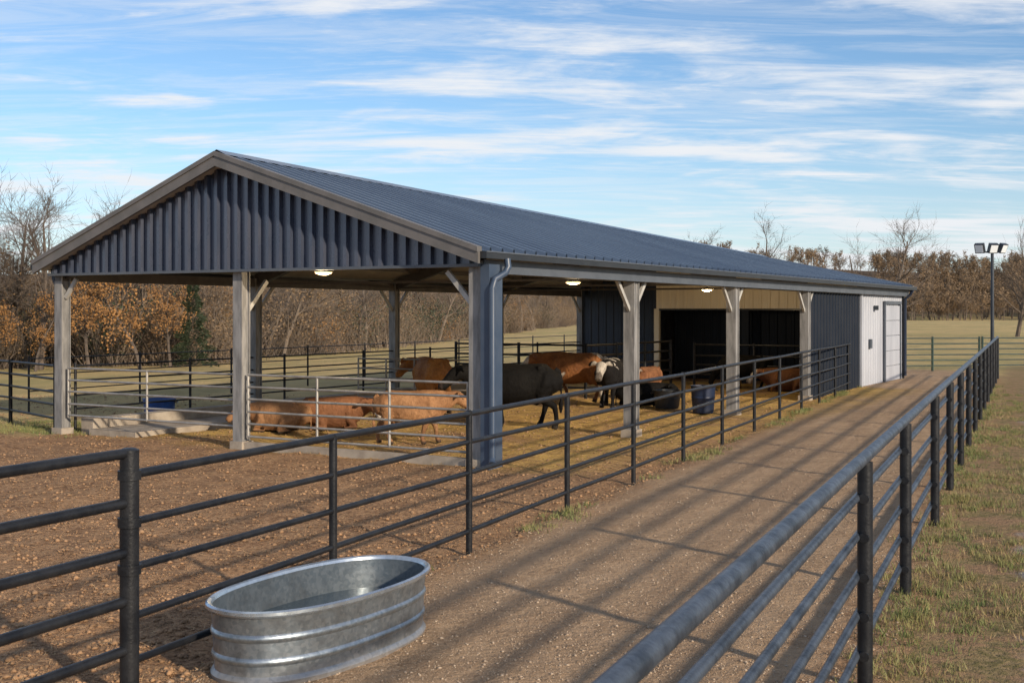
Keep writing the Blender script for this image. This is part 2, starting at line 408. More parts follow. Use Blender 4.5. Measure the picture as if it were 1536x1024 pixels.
mb.tube([(.12,-.44,3.27),(.12,-.46,3.14),(.06,-.44,3.04),(-.16,-.38,2.94),(-.20,-.36,2.80),(-.20,-.36,.12),(-.28,-.40,.03)],.055,'postblue',10)
mb.tube([(0,W+.30,3.27),(0,W+.26,3.1),(0,W+.18,2.95),(0,W+.18,.1)],.05,'navy',10)
mb.tube([(LEN-.1,-.40,3.2),(LEN-.1,-.3,3.0),(LEN-.1,-.12,2.85),(LEN-.1,-.12,.1)],.05,'navy',10)
mb.obj('downspouts',barn,True)
mb=MB(); SW=4*BAY
siding(mb,SW,7.1,W,-.1,lambda u:zroof(SW,u)-.06,'u',-1,'navy',.3,.03)
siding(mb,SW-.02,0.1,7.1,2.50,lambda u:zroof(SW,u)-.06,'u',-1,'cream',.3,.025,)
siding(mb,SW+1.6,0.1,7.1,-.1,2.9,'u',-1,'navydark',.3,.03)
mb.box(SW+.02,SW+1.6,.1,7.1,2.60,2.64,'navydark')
mb.box(SW-.08,SW+.06,6.98,7.16,-.1,2.5,'cream')
mb.box(SW-.08,SW+.06,3.7,3.95,-.1,2.5,'navydark')
mb.box(SW-.085,SW+.02,.1,6.97,2.44,2.498,'gutter')
mb.box(SW-.06,SW+.06,W-.1,W+.08,-.1,3.1,'navy')
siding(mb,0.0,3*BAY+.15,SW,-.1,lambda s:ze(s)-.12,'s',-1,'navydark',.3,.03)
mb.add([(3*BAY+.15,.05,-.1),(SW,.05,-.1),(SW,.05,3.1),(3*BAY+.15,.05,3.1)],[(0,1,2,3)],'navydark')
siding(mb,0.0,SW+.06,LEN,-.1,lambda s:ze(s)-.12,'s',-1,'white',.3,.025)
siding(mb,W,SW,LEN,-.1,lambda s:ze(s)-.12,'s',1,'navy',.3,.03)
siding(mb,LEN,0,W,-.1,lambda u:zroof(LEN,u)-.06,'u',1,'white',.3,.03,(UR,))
mb.box(SW-.05,SW+.06,-.07,.03,-.1,3.1,'white'); mb.box(LEN-.06,LEN+.06,-.06,.06,-.1,3.1,'gutter')
mb.obj('walls',barn)
mb=MB()
mb.box(25.45,25.55,-.09,-.03,0,2.65,'grey'); mb.box(27.6,27.7,-.09,-.03,0,2.65,'grey'); mb.box(25.45,27.7,-.10,-.03,2.65,2.76,'grey')
for i in range(5): mb.box(25.56,27.59,-.06,-.035,.02+i*.52,.02+i*.52+.50,'white')
mb.box(24.2,24.3,-.16,-.03,2.45,2.6,'lampbody'); mb.box(23.6,23.75,-.10,-.03,1.2,1.5,'grey')
mb.obj('door',barn)
mb=MB()
LP=((.9,4.0,3.15),(7.0,2.05,3.06),(17.6,3.2,3.06))  # third, deepest lamp is an added helper to brighten the cream cross wall
for (s,u,z) in LP:
    mb.tube([(s,u,zroof(s,u)-.1),(s,u,z+.05)],.02,'gutter',6)
    mb.tube([(s,u,z+.07),(s,u,z+.05),(s,u,z)],[.06,.15,.18],'lampbody',14)
    mb.tube([(s,u,z-.002),(s,u,z-.03),(s,u,z-.055)],[.165,.14,.06],'lit',14)
mb.obj('barn_lamps',barn,True)
for (s,u,z) in LP:
    q=bpy.data.lights.new('lamp_bulb','POINT'); q.energy=40 if s<10 else 110; q.color=(1,.76,.46); q.shadow_soft_size=.15  # stronger bulb is the added lamp's, lifting the cross wall
    qo=bpy.data.objects.new('lamp_bulb',q); COL.objects.link(qo); qo.parent=barn; qo.location=(s,u,z-.25)
mb=MB()
mb.box(.3,SW-.2,W-.55,W-.2,-.1,.24,'concrete')
mb.box(.2,7.0,W-1.9,W-.56,-.1,.04,'concrete')
mb.box(-.10,.06,.2,W/2-.02,-.1,.05,'concrete')
mb.obj('feed_kerb',barn)
# ------------------------------------------------------------------ fences
def rails(mb,pts,zs,r,k):
    for z in zs: mb.tube([(p[0],p[1],z) for p in pts],r,k,10)
mb=MB()
zsL=[1.40,1.10,.80,.50,.20]
tp=[0,2.45,5.07,7.9,10.6,13.3,16.0,18.8,21.5,24.3,27,29.8,32.5,35.3,38.0,40.2]
pts=[fence_l(t) for t in tp]
for t in tp: 
    p_=fence_l(t); h=1.56 if t==0 else 1.42; r=.062 if t==0 else .034
    mb.tube([(p_.x,p_.y,-.2),(p_.x,p_.y,h),(p_.x,p_.y,h+.012)],[r,r,r*.6],'fence',12)
for z in zsL: mb.tube([(p_.x,p_.y,z+ (0.008*math.sin(i*2.1+z*9))) for i,p_ in enumerate(pts)],.025 if z<1.3 else .029,'fence',10)
mb.obj('pipe_fence',None,True)
mb=MB()
p0=fence_l(0)
q=[p0,Vector((-3.45,5.55,0)),Vector((-4.6,3.2,0)),Vector((-5.6,1.0,0)),Vector((-6.6,-1.2,0))]
for z in (1.54,1.225,.91,.60,.29): mb.tube([(a.x,a.y,z) for a in q],.034,'fence',10)
for a in q[1:]: mb.tube([(a.x,a.y,-.2),(a.x,a.y,1.6)],.06,'fence',12)
for z in (1.40,1.1,.8): mb.tube([(p0.x,p0.y,z-.03),(p0.x,p0.y,z+.03)],.075,'fence',12)
mb.obj('pipe_fence',None,True)
mb=MB()
base=Vector((2.31,7.96,0)); dr=Vector((.39,.9208,0))
ts=[-9.5,-6.2,0,2.88,6.55,9.5,12.4,15.3,18.2,21.1,24,26.9,29.8,32.7,35.6,38.5]
zsR=[1.49,1.225,.97,.71,.455,.20]
for t in ts:
    a=base+dr*t; mb.tube([(a.x,a.y,-.2),(a.x,a.y,1.46)],.05,'fence',14)
    if t>-3:
        for z in zsR[1:]:
            mb.tube([Vector((a.x,a.y,z))-dr*.07,Vector((a.x,a.y,z))+dr*.07],.034,'fence',10)
for i,z in enumerate(zsR):
    mb.tube([Vector(((base+dr*t).x-.055*(i>0),(base+dr*t).y,z)) for t in ts],.040 if i==0 else .026,'fencetop',14)
mb.obj('pipe_fence',None,True)
def Pw(s,u,z=0): 
    v_=C0+D*s+G*u; return Vector((v_.x,v_.y,z))
def gate(name,pa,pb,zs,k,r=.024,uprights=(0,.5,1)):
    mb=MB()
    for z in zs: mb.tube([(pa.x,pa.y,z),(pb.x,pb.y,z)],r,k,8)
    for f in uprights:
        p_=pa.lerp(pb,f); mb.tube([(p_.x,p_.y,zs[-1]-.02),(p_.x,p_.y,zs[0]+.02)],r*1.05,k,8)
    return mb.obj(name,None,True)
gate('cattle_gate',Pw(-.02,.22),Pw(-.02,W/2-.05),[1.27,1.05,.83,.6,.38,.15],'galvgate',.022,(0,.33,.66,1))
gate('cattle_gate',Pw(-.02,W/2+.3),Pw(-.02,W-.2),[1.27,1.03,.8,.55,.32],'galvgate',.022,(0,.5,1))
def simple_fence(name,pts,zs,k,r,pr,step=2.6):
    mb=MB(); rails(mb,pts,zs,r,k)
    for a,b_ in zip(pts[:-1],pts[1:]):
        n=max(1,int((b_-a).length/step))
        for i in range(n+1):
            p_=a.lerp(b_,i/n); mb.tube([(p_.x,p_.y,-.2),(p_.x,p_.y,zs[0]+.06)],pr,k,8)
    return mb.obj(name,None,True)
simple_fence('pipe_fence',[Pw(.1,W+.35),Pw(1.0,W+3),Pw(2.0,W+7),Pw(2.6,W+14)],[1.3,1.03,.76,.5,.22],'fence',.026,.045)
simple_fence('pipe_fence',[Pw(.3,W-.02),Pw(SW,W-.02)],[1.3,1.0,.7,.42],'fence',.020,.03,2.8)
simple_fence('pipe_fence',[Pw(3,W+5),Pw(14,W+5.5),Pw(40,W+7)],[1.25,.85,.45],'fence',.016,.028,3)
simple_fence('cattle_pen',[Pw(14,W-.3),Pw(14,5.4),Pw(19.5,5.2)],[1.45,1.15,.85,.55,.25],'fence',.03,.045,1.6)
simple_fence('cattle_pen',[Pw(20,.6),Pw(20,4.6)],[1.35,1.0,.7,.4],'fence',.03,.045,1.6)
gate('cattle_gate',Pw(8.4,W-1),Pw(8.9,5.9),[1.2,.95,.7,.45,.2],'galvgate',.022,(0,.25,.5,.75,1))
def green(name,x0,x1,y):
    return simple_fence(name,[Vector((x0,y,0)),Vector((x1,y+.6,0))],[1.32,1.1,.88,.66,.44,.22],'greengate',.028,.05,2.0)
green('cattle_gate',14.9,18.9,48.6); green('cattle_gate',19.1,25,49.4); green('cattle_gate',25.1,32,50.6)
# ------------------------------------------------------------------ light pole
mb=MB(); bx,by=18.0,45.6
mb.tube([(bx,by,-.1),(bx,by,.3),(bx,by,4.7)],[.09,.07,.055],'lampbody',10)
mb.beam((bx-.5,by,4.62),(bx+.4,by,4.62),.06,.06,'lampbody')
for dx,yaw in ((-.5,-.7),(.0,.15),(.36,.6)):
    c_=Vector((bx+dx,by-.08,4.76)); f=Vector((math.sin(yaw),-math.cos(yaw),-.45)).normalized()
    mb.beam(c_-f*.09,c_+f*.07,.34,.36,'lampbody'); mb.beam(c_+f*.072,c_+f*.082,.28,.29,'glass')
mb.obj('flood_light_pole')
# ------------------------------------------------------------------ stock tank
def ring(a,b_,n=72,e=2.35):
    out=[]
    for i in range(n):
        t=2*math.pi*i/n; c_,s_=math.cos(t),math.sin(t)
        out.append((a*math.copysign(abs(c_)**(2/e),c_),b_*math.copysign(abs(s_)**(2/e),s_)))
    return out
tank=empty('water_trough',(-1.36,8.86,-.012),R(59))
mb=MB(); H=.475
pr=[(-.02,-.03),(.008,-.02),(.016,.02),(.006,.035),(-.010,.05)]
for zb in (.145,.30):
    pr+=[(-.010,zb-.028),(.001,zb-.016),(.006,zb),(.001,zb+.016),(-.009,zb+.028)]
pr+=[(-.004,.42),(.0,H-.03)]
c1=len(pr)-1
pr+=[(.018,H-.028),(.032,H-.012),(.030,H+.008),(.014,H+.018),(-.006,H+.010),(-.014,H-.01)]
c2=len(pr)-1
pr+=[(-.012,.42),(-.02,.3),(-.03,.02)]
vs=[];n=72
for o,z in pr:
    for x,y in ring(.985+o+.02*(z/H-.5),.485+o+.02*(z/H-.5),n): vs.append((x,y,z+.004))
mk=lambda a,b_:[(i*n+j,i*n+(j+1)%n,(i+1)*n+(j+1)%n,(i+1)*n+j) for i in range(a,b_) for j in range(n)]
mb.add(vs[:(c1+1)*n],mk(0,c1),'tank'); mb.add(vs[c1*n:(c2+1)*n],mk(0,c2-c1),'tankrim')
mb.add(vs[c2*n:],mk(0,3),'tankin'); mb.obj('tank_wall',tank,True)
mb=MB()
rg=ring(.972,.472,n); mb.add([(x,y,.25) for x,y in rg],[tuple(range(n))],'water'); mb.obj('water',tank)
mb=MB(); mb.add([(x,y,.03) for x,y in ring(.95,.45,n)],[tuple(range(n))],'tankin'); mb.obj('tank_floor',tank)
# ------------------------------------------------------------------ tubs
def tub(name,x,y,r,h,k):
    mb=MB(); pr_=[(r*.82,-.04),(r*.86,h*.05),(r*.93,h*.5),(r*.97,h*.52),(r*.97,h*.56),(r*.94,h*.58),(r,h*.95),(r*1.05,h*.96),(r*1.05,h),(r*.95,h),(r*.85,h*.1),(.001,h*.1)]
    vs=[];n=24
    for rr,z in pr_:
        for j in range(n): vs.append((rr*math.cos(2*math.pi*j/n),rr*math.sin(2*math.pi*j/n),z))
    mb.add(vs,[(i*n+j,i*n+(j+1)%n,(i+1)*n+(j+1)%n,(i+1)*n+j) for i in range(len(pr_)-1) for j in range(n)],k)
    for sg in (-1,1): mb.tube([(sg*r*1.03,-.08,h*.85),(sg*r*1.15,-.06,h*.8),(sg*r*1.15,.06,h*.8),(sg*r*1.03,.08,h*.85)],.012,'gutter',6)
    return mb.obj(name,None,True,loc=(x,y,0))
tub('blue_tub',-8.0,27.6,.36,.45,'blue')
tub('blue_barrel',4.65,29.6,.30,.62,'dblue')
tub('feed_tub',3.95,31.0,.36,.42,'gutter')
# ------------------------------------------------------------------ cattle
def cowmat(name,c1,c2,white=None,dark=False,face=False):
    m,nt,b=newmat(name)
    P=N(nt,'ShaderNodeTexCoord').outputs['Object']
    c=mixc(nt,smooth(nt,noise(nt,P,2.2,5,.6),.38,.64),c1,c2)
    sp=N(nt,'ShaderNodeSeparateXYZ'); L(nt,P,sp.inputs[0])
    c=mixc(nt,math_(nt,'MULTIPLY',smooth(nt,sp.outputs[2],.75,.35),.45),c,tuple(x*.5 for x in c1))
    if white:
        c=mixc(nt,smooth(nt,noise(nt,P,white,2,.4,.3),.55,.57),c,(.50,.45,.39))
    if face:
        fx=smooth(nt,math_(nt,'ADD',sp.outputs[0],math_(nt,'MULTIPLY',noise(nt,P,6,2),.2)),1.30,1.36)
        c=mixc(nt,fx,c,(.50,.45,.39))
    mz=smooth(nt,sp.outputs[0],1.49,1.55)
    c=mixc(nt,math_(nt,'MULTIPLY',mz,.8),c,(.05,.035,.03))
    c=mixc(nt,smooth(nt,sp.outputs[2],.10,.06),c,(.03,.025,.02))
    mp=N(nt,'ShaderNodeMapping'); mp.inputs['Scale'].default_value=(1,1,.35); L(nt,P,mp.inputs[0])
    c=mixc(nt,math_(nt,'MULTIPLY',smooth(nt,noise(nt,mp.outputs[0],34,4,.7),.42,.66),.5),c,tuple(x*.4 for x in c1))
    L(nt,c,b.inputs['Base Color']); b.inputs['Roughness'].default_value=.75 if dark else .7; b.inputs['Specular IOR Level'].default_value=.12 if dark else .2
    bump(nt,noise(nt,mp.outputs[0],60,3),.7,.015,b)
    return m
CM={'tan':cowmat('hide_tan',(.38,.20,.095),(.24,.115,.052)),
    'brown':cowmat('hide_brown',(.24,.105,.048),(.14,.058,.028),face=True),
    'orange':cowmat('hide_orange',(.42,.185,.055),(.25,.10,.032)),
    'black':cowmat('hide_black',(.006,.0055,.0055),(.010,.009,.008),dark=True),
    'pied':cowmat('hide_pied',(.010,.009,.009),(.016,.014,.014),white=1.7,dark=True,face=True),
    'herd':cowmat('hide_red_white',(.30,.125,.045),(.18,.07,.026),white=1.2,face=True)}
furtex=bpy.data.textures.new('coat','CLOUDS'); furtex.noise_scale=.06; furtex.noise_depth=3
def cow(name,x,y,heading,sc,mk,pose='stand',head='level',hyaw=0,step=0,z=-.06,fur=.022):
    e=empty(name,(x,y,z),R(heading),sc)
    mb=MB(); dz=-.47 if pose=='lie' else 0
    K=CM[mk]
    # rump / loin / barrel / withers
    tr=[(-.86,1.16,.10,.10),(-.83,1.11,.22,.20),(-.74,1.05,.31,.30),(-.55,1.0,.365,.33),(-.35,.965,.385,.345),(-.12,.93,.415,.385),(.12,.915,.43,.39),(.32,.925,.435,.35),(.50,.965,.42,.295),(.62,1.02,.375,.24),(.74,1.06,.31,.195)]
    pts=[(a,0,z_+dz) for a,z_,h,w_ in tr]; rad=[(w_,h) for a,z_,h,w_ in tr]
    if head=='up':   nk=[(.88,1.19,.25,.15),(1.02,1.31,.19,.125),(1.12,1.39,.16,.12)]; hd=[(1.20,1.42,.155,.135),(1.31,1.36,.14,.12),(1.45,1.24,.105,.092),(1.56,1.15,.098,.10),(1.61,1.11,.06,.075)]
    elif head=='down': nk=[(.88,.98,.26,.16),(1.04,.85,.20,.135),(1.16,.73,.16,.12)]; hd=[(1.23,.64,.155,.135),(1.30,.52,.14,.12),(1.36,.37,.105,.092),(1.40,.25,.098,.10),(1.41,.19,.06,.075)]
    else: nk=[(.88,1.09,.27,.165),(1.03,1.13,.21,.135),(1.14,1.17,.165,.125)]; hd=[(1.22,1.17,.16,.14),(1.32,1.10,.145,.125),(1.46,.97,.105,.095),(1.57,.87,.10,.105),(1.62,.83,.06,.078)]
    allp=nk+hd; ya=R(hyaw); cx=.70
    pp=[];rr=[]
    for i,(a,z_,h,w_) in enumerate(allp):
        f=min(1,(i+1)/4)*ya; dx=a-cx
        pp.append((cx+dx*math.cos(f),dx*math.sin(f),z_+dz)); rr.append((w_,h))
    mb.tube(pts+[pp[0]],rad+[rr[0]],'eye',20,sq=.85); mb.tube([pts[-2]]+pp,[ (rad[-2][0]*.8,rad[-2][1]*.8)]+rr,'eye',16,sq=.9)
    hp=Vector(pp[3]); hdir=(Vector(pp[5])-hp).normalized(); side=hdir.cross(Vector((0,0,1))).normalized(); up=side.cross(hdir)
    for sg in (-1,1):
        a=hp+side*sg*.10+up*.06-hdir*.04
        mb.tube([a,a+side*sg*.10+up*.01-hdir*.03,a+side*sg*.2-up*.03-hdir*.04,a+side*sg*.28-up*.08-hdir*.03],[(.035,.04),(.03,.075),(.026,.075),(.02,.03)],'eye',8)
    mb.tube([(.35,0,.64+dz),(.60,0,.68+dz),(.80,0,.80+dz),(.98,0,.95+dz)],[.13,.12,.09,.06],'eye',8)
    for sg in (-1,1):
        mb.tube([(-.56,sg*.21,1.28+dz),(-.44,sg*.26,1.25+dz)],[.075,.065],'eye',8)
        mb.tube([(.48,sg*.14,1.22+dz),(.52,sg*.25,.95+dz),(.58,sg*.21,.72+dz)],[.10,.12,.09],'eye',8)
        mb.tube([(-.62,sg*.18,1.1+dz),(-.60,sg*.24,.92+dz),(-.52,sg*.26,.76+dz)],[.16,.15,.10],'eye',8)
    if pose=='stand':
        for sg in (-1,1):
            o=sg*step*.14
            mb.tube([(.46,sg*.18,.95),(.49,sg*.20,.74),(.50+o*.5,sg*.19,.56),(.51+o,sg*.18,.41),(.495+o*1.2,sg*.18,.24),(.50+o*1.3,sg*.18,.13),(.53+o*1.3,sg*.18,.07),(.55+o*1.3,sg*.18,.0)],[(.13,.16),(.105,.14),.082,.070,.048,.054,.066,.073],'eye',10)
            o=-o
            mb.tube([(-.58,sg*.18,1.0),(-.54,sg*.22,.80),(-.56,sg*.21,.62),(-.70+o*.7,sg*.20,.47),(-.69+o,sg*.19,.28),(-.67+o*1.2,sg*.19,.13),(-.64+o*1.2,sg*.19,.07),(-.62+o*1.2,sg*.19,0)],[(.17,.23),(.14,.20),(.10,.12),.072,.050,.056,.066,.073],'eye',10)
        mb.tube([(-.26,0,.66),(-.42,0,.58),(-.55,0,.64)],[.08,.12,.07],'eye',8)
    else:
        for sg in (-1,1):
            mb.tube([(.46,sg*.22,.38),(.62,sg*.27,.20),(.72,sg*.27,.08),(.52,sg*.29,.06),(.40,sg*.29,.055)],[.14,.10,.07,.055,.06],'eye',8)
            mb.tube([(-.50,sg*.22,.42),(-.22,sg*.36,.30),(-.10,sg*.40,.12),(-.42,sg*.43,.07),(-.20,sg*.48,.055),(-.10,sg*.48,.055)],[.22,.18,.10,.065,.055,.06],'eye',8)
    zt=1.24+dz
    tl=[(-.80,0,zt),(-.90,0,zt-.05),(-.93,.01,zt-.3),(-.93,.02,max(.1,zt-.6)),(-.92,.02,max(.06,zt-.75)),(-.92,.02,max(.03,zt-.92))]
    mb.tube(tl,[.05,.036,.025,.027,.055,.028],'eye',8)
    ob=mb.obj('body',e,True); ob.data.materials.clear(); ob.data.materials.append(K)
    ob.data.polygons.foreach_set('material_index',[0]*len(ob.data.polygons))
    rm=ob.modifiers.new('r','REMESH'); rm.mode='VOXEL'; rm.voxel_size=.020; rm.use_smooth_shade=True
    sm=ob.modifiers.new('s','SMOOTH'); sm.factor=.6; sm.iterations=6
    dm=ob.modifiers.new('d','DISPLACE'); dm.texture=furtex; dm.strength=fur; dm.mid_level=.5; dm.texture_coords='LOCAL'
    mb=MB()
    for sg in (-1,1):
        c_=hp+hdir*.11+side*sg*.108+up*.04
        mb.tube([c_-side*sg*.015,c_+side*sg*.006,c_+side*sg*.016],[.022,.02,.008],'eye',8)
        c_=Vector(pp[-2])+hdir*.05+side*sg*.045+up*.02
        mb.tube([c_-hdir*.03,c_+hdir*.035],[.016,.012],'eye',8)
    mb.obj('eyes_and_nostrils',e,True)
    return e
cow('tan_cow',-1.92,22.9,2,.74,'tan','stand','level',12,1,fur=.03)
cow('tan_cow',-3.85,25.6,8,.78,'brown','lie','level',-40,fur=.03)
cow('tan_cow',-4.75,25.0,170,.70,'tan','lie','level',35,fur=.03)
cow('black_cow',.10,25.9,176,1.02,'black','stand','level',14,1,fur=.012)
cow('brown_cow',-2.0,30.3,112,.98,'orange','stand','level',30,-1,fur=.03)
cow('brown_cow',1.75,33.2,158,1.0,'herd','stand','level',30,1,fur=.03)
cow('pied_cow',2.55,31.6,-104,.93,'pied','stand','level',-4,1,fur=.012)
cow('brown_calf',3.85,34.3,-120,.68,'brown','stand','level',0,-1)
cow('black_cow',3.35,31.8,10,.70,'black','lie','level',-30,fur=.012)
cow('black_cow',7.4,38.2,170,.82,'black','stand','down',0,1,fur=.012)
cow('brown_cow',8.5,37.2,175,.84,'brown','lie','level',20)
# ------------------------------------------------------------------ scatter meshes
def np_obj(name,V,F,k,parent=None):
    me=bpy.data.meshes.new(name); nv=len(V); nf,fk=F.shape
    me.vertices.add(nv); me.vertices.foreach_set('co',V.astype(np.float32).ravel())
    me.loops.add(nf*fk); me.loops.foreach_set('vertex_index',F.astype(np.int32).ravel())
    me.polygons.add(nf); me.polygons.foreach_set('loop_start',np.arange(0,nf*fk,fk,dtype=np.int32))
    me.update(calc_edges=True); me.validate(); me.materials.append(M[k])
    o=bpy.data.objects.new(name,me); COL.objects.link(o)
    if parent: o.parent=parent
    return o
def rside(X,Y): return (X-2.31)*.9208-(Y-7.96)*.39
def lside(X,Y): return (X+2.44)*.9187-(Y-7.76)*.395
def gz(X,Y):
    nr=np.clip((42-np.hypot(X,Y))/6,0,1); rg_=np.where(lside(X,Y)<0,1.0,.25)
    return nr*rg_*(.055*(vnoise(X,Y,.9,1)-1)+.055*(vnoise(X,Y,.38,2)-1)+.035*(vnoise(X,Y,.2,3)-1))
def blades(name,X,Y,k,h0,h1,wd=.006,lean=.5,lay=False):
    n=len(X); a=rng.uniform(0,2*np.pi,n); h=rng.uniform(h0,h1,n); w_=wd*rng.uniform(.7,1.5,n); g=gz(X,Y)
    bx=np.cos(a)*w_; by=np.sin(a)*w_; b2=rng.uniform(0,2*np.pi,n); ln=rng.uniform(.1,lean,n)*h
    if lay: zt=rng.uniform(.005,.03,n)+g; ln=h
    else: zt=h+g
    z0=g-.01 if not lay else rng.uniform(0,.02,n)+g
    V=np.stack([np.stack([X-bx,Y-by,z0],1),np.stack([X+bx,Y+by,z0],1),np.stack([X+np.cos(b2)*ln+bx*.2,Y+np.sin(b2)*ln+by*.2,zt],1)],1).reshape(-1,3)
    return np_obj(name,V,np.arange(3*n).reshape(-1,3),k)
def clump(cx,cy,n,sp): 
    return np.repeat(cx,n)+rng.normal(0,sp,len(cx)*n), np.repeat(cy,n)+rng.normal(0,sp,len(cy)*n)
def vpos(n,p):
    t=rng.uniform(0,1,n)**p*34-4; o=rng.uniform(.0,1.15,n)+rng.normal(0,.1,n)
    k_=(np.sin(t*2.3+o*3)+np.sin(t*.9-o*2.1)+rng.normal(0,.7,n))>-.1; t=t[k_];o=o[k_]
    return 2.31+.39*t+.9208*o, 7.96+.9208*t-.39*o
cx,cy=vpos(1500,1.5); gx_,gy_=clump(cx,cy,24,.05); blades('grass_verge',gx_,gy_,'grass',.02,.085,.004,.9)
cx,cy=vpos(900,1.5); gx_,gy_=clump(cx,cy,16,.08); blades('dry_grass_verge',gx_,gy_,'drygrass',.02,.07,.004,1.3)
t=rng.uniform(3,38,420); o=rng.normal(.05,.12,420); keep=(np.sin(t*1.9)+np.sin(t*.83+2)+rng.normal(0,.4,420))>.45; t=t[keep];o=o[keep]
cx=-2.44+.395*t+.9187*o; cy=7.76+.9187*t-.395*o
gx_,gy_=clump(cx,cy,28,.07)
t2=rng.uniform(-2,34,300); o2=rng.normal(-.0,.12,300); cx=2.31+.39*t2+.9208*o2; cy=7.96+.9208*t2-.39*o2
hx,hy=clump(cx,cy,18,.06)
cx=rng.uniform(-16,-8.6,500); cy=24.9-.10*(cx+9)+rng.uniform(-.5,2.5,500); jx,jy=clump(cx,cy,26,.12)
blades('grass_tufts',np.concatenate([gx_,hx,jx]),np.concatenate([gy_,hy,jy]),'grass',.03,.10,.005,.9)
n=30000; s_=rng.uniform(-.3,22,n); u_=rng.uniform(-2.2,9,n)
sx=C0.x+D.x*s_+G.x*u_; sy=C0.y+D.y*s_+G.y*u_; blades('straw_bedding',sx,sy,'straw',.10,.28,.007,1,True)
n=26000; Yc=6.5+16*rng.uniform(0,1,n)**1.4; Xc=rng.uniform(-.46,.1,n)*Yc; k_=(lside(Xc,Yc)<.3)
blades('straw_litter',Xc[k_],Yc[k_],'litter',.02,.08,.003,1,True)
OCT=np.array([[1,0,0],[-1,0,0],[0,1,0],[0,-1,0],[0,0,1],[0,0,-1]],float); OF=np.array([[0,2,4],[2,1,4],[1,3,4],[3,0,4],[2,0,5],[1,2,5],[3,1,5],[0,3,5]])
def lumps(name,X,Y,r,k):
    n=len(X); V=OCT[None]*r[:,None,None]*rng.uniform(.55,1.35,(n,6,1)); a=rng.uniform(0,6.28,n); c_,s__=np.cos(a)[:,None],np.sin(a)[:,None]
    Vx=V[:,:,0]*c_-V[:,:,1]*s__+X[:,None]; Vy=V[:,:,0]*s__+V[:,:,1]*c_+Y[:,None]; Vz=V[:,:,2]*.6+(r*.2)[:,None]+gz(X,Y)[:,None]
    V=np.stack([Vx,Vy,Vz],2).reshape(-1,3); F=(OF[None]+6*np.arange(n)[:,None,None]).reshape(-1,3)
    return np_obj(name,V,F,k)
n=90000; Yc=6+30*rng.uniform(0,1,n)**1.7; Xc=rng.uniform(-.46,.3,n)*Yc; k_=(lside(Xc,Yc)<.15); Xc,Yc=Xc[k_],Yc[k_]
lumps('dirt_clods',Xc,Yc,rng.uniform(.004,.011,len(Xc))+.030*rng.uniform(0,1,len(Xc))**9,'clod')
n=80000; Yc=4+26*rng.uniform(0,1,n)**1.5; Xc=rng.uniform(-.3,.5,n)*Yc; l=lside(Xc,Yc); r_=rside(Xc,Yc); k_=((l>-.1)&(r_<.1)); k2=(r_>1.0)&(r_<4)
lumps('gravel',Xc[k_],Yc[k_],rng.uniform(.003,.008,k_.sum())+.012*rng.uniform(0,1,k_.sum())**10,'stone')
lumps('gravel',Xc[k2],Yc[k2],rng.uniform(.006,.02,k2.sum()),'greystone')
# ------------------------------------------------------------------ trees
def make_tree(seed,H_,kind,levels=3,bark='bark',spread=.5,leaf=None,nleaf=0,lsz=.08,dens=1.0):
    rr=random.Random(seed); V=[];F=[];tips=[]
    def br(p,d,length,r,lev):
        nseg=4 if lev==0 else (3 if lev<3 else 2); ns=6 if lev==0 else (4 if lev==1 else 3)
        pts=[p];dirs=[d]
        for i in range(nseg):
            d=(d+Vector((rr.gauss(0,.13),rr.gauss(0,.13),rr.gauss(0,.06)+(.10 if lev>0 else .02)))).normalized()
            p=p+d*length/nseg; pts.append(p);dirs.append(d)
        o=len(V)
        for i,(q,dd) in enumerate(zip(pts,dirs)):
            a=dd.orthogonal().normalized(); b_=dd.cross(a); rad=r*(1-.78*i/nseg)
            for j in range(ns):
                t=2*math.pi*j/ns; V.append(q+a*math.cos(t)*rad+b_*math.sin(t)*rad)
        for i in range(nseg):
            for j in range(ns): F.append((o+i*ns+j,o+i*ns+(j+1)%ns,o+(i+1)*ns+(j+1)%ns,o+(i+1)*ns+j))
        if lev>=2: tips.append((pts[-1],dirs[-1])); tips.append((pts[-2],dirs[-2]))
        if lev<levels:
            n=[int(13*dens),int(7*dens),int(6*dens),4][lev]
            for c_ in range(n):
                f=rr.uniform(.22 if lev==0 else .15,1.0); ii=min(nseg-1,int(f*nseg)); q=pts[ii].lerp(pts[ii+1],f*nseg-ii); dd=dirs[ii+1]
                az=rr.uniform(0,2*math.pi); a=dd.orthogonal().normalized(); b_=dd.cross(a)
                tilt=rr.uniform(.45,1.0)*(1.15 if lev==0 else 1); nd=(dd*math.cos(tilt)+(a*math.cos(az)+b_*math.sin(az))*math.sin(tilt)).normalized()
                if lev==0: ll=length*spread*rr.uniform(.6,1.05)*(1.1-.55*f)
                else: ll=length*rr.uniform(.35,.65)
                br(q,nd,ll,max(.008,r*(1-.7*f)*rr.uniform(.35,.55)),lev+1)
    br(Vector((0,0,-.1)),Vector((rr.gauss(0,.05),rr.gauss(0,.05),1)).normalized(),H_*.86,H_*.022,0)
    nb=len(F); LF=[]
    if nleaf and tips:
        for _ in range(nleaf):
            q,dd=rr.choice(tips)
            q=q+Vector((rr.gauss(0,.16),rr.gauss(0,.16),rr.gauss(0,.13)))
            a=Vector((rr.gauss(0,1),rr.gauss(0,1),rr.gauss(0,1))).normalized(); b_=a.orthogonal().normalized(); s=lsz*rr.uniform(.5,1.3); o=len(V)
            V.extend([q-a*s,q+b_*s*.7,q+a*s,q-b_*s*.7]); LF.append((o,o+1,o+2,o+3))
    me=bpy.data.meshes.new(kind); me.from_pydata([tuple(v) for v in V],[],F+LF); me.materials.append(M[bark])
    if leaf: me.materials.append(M[leaf])
    me.polygons.foreach_set('material_index',[0]*nb+[1]*len(LF)); me.update()
    return me
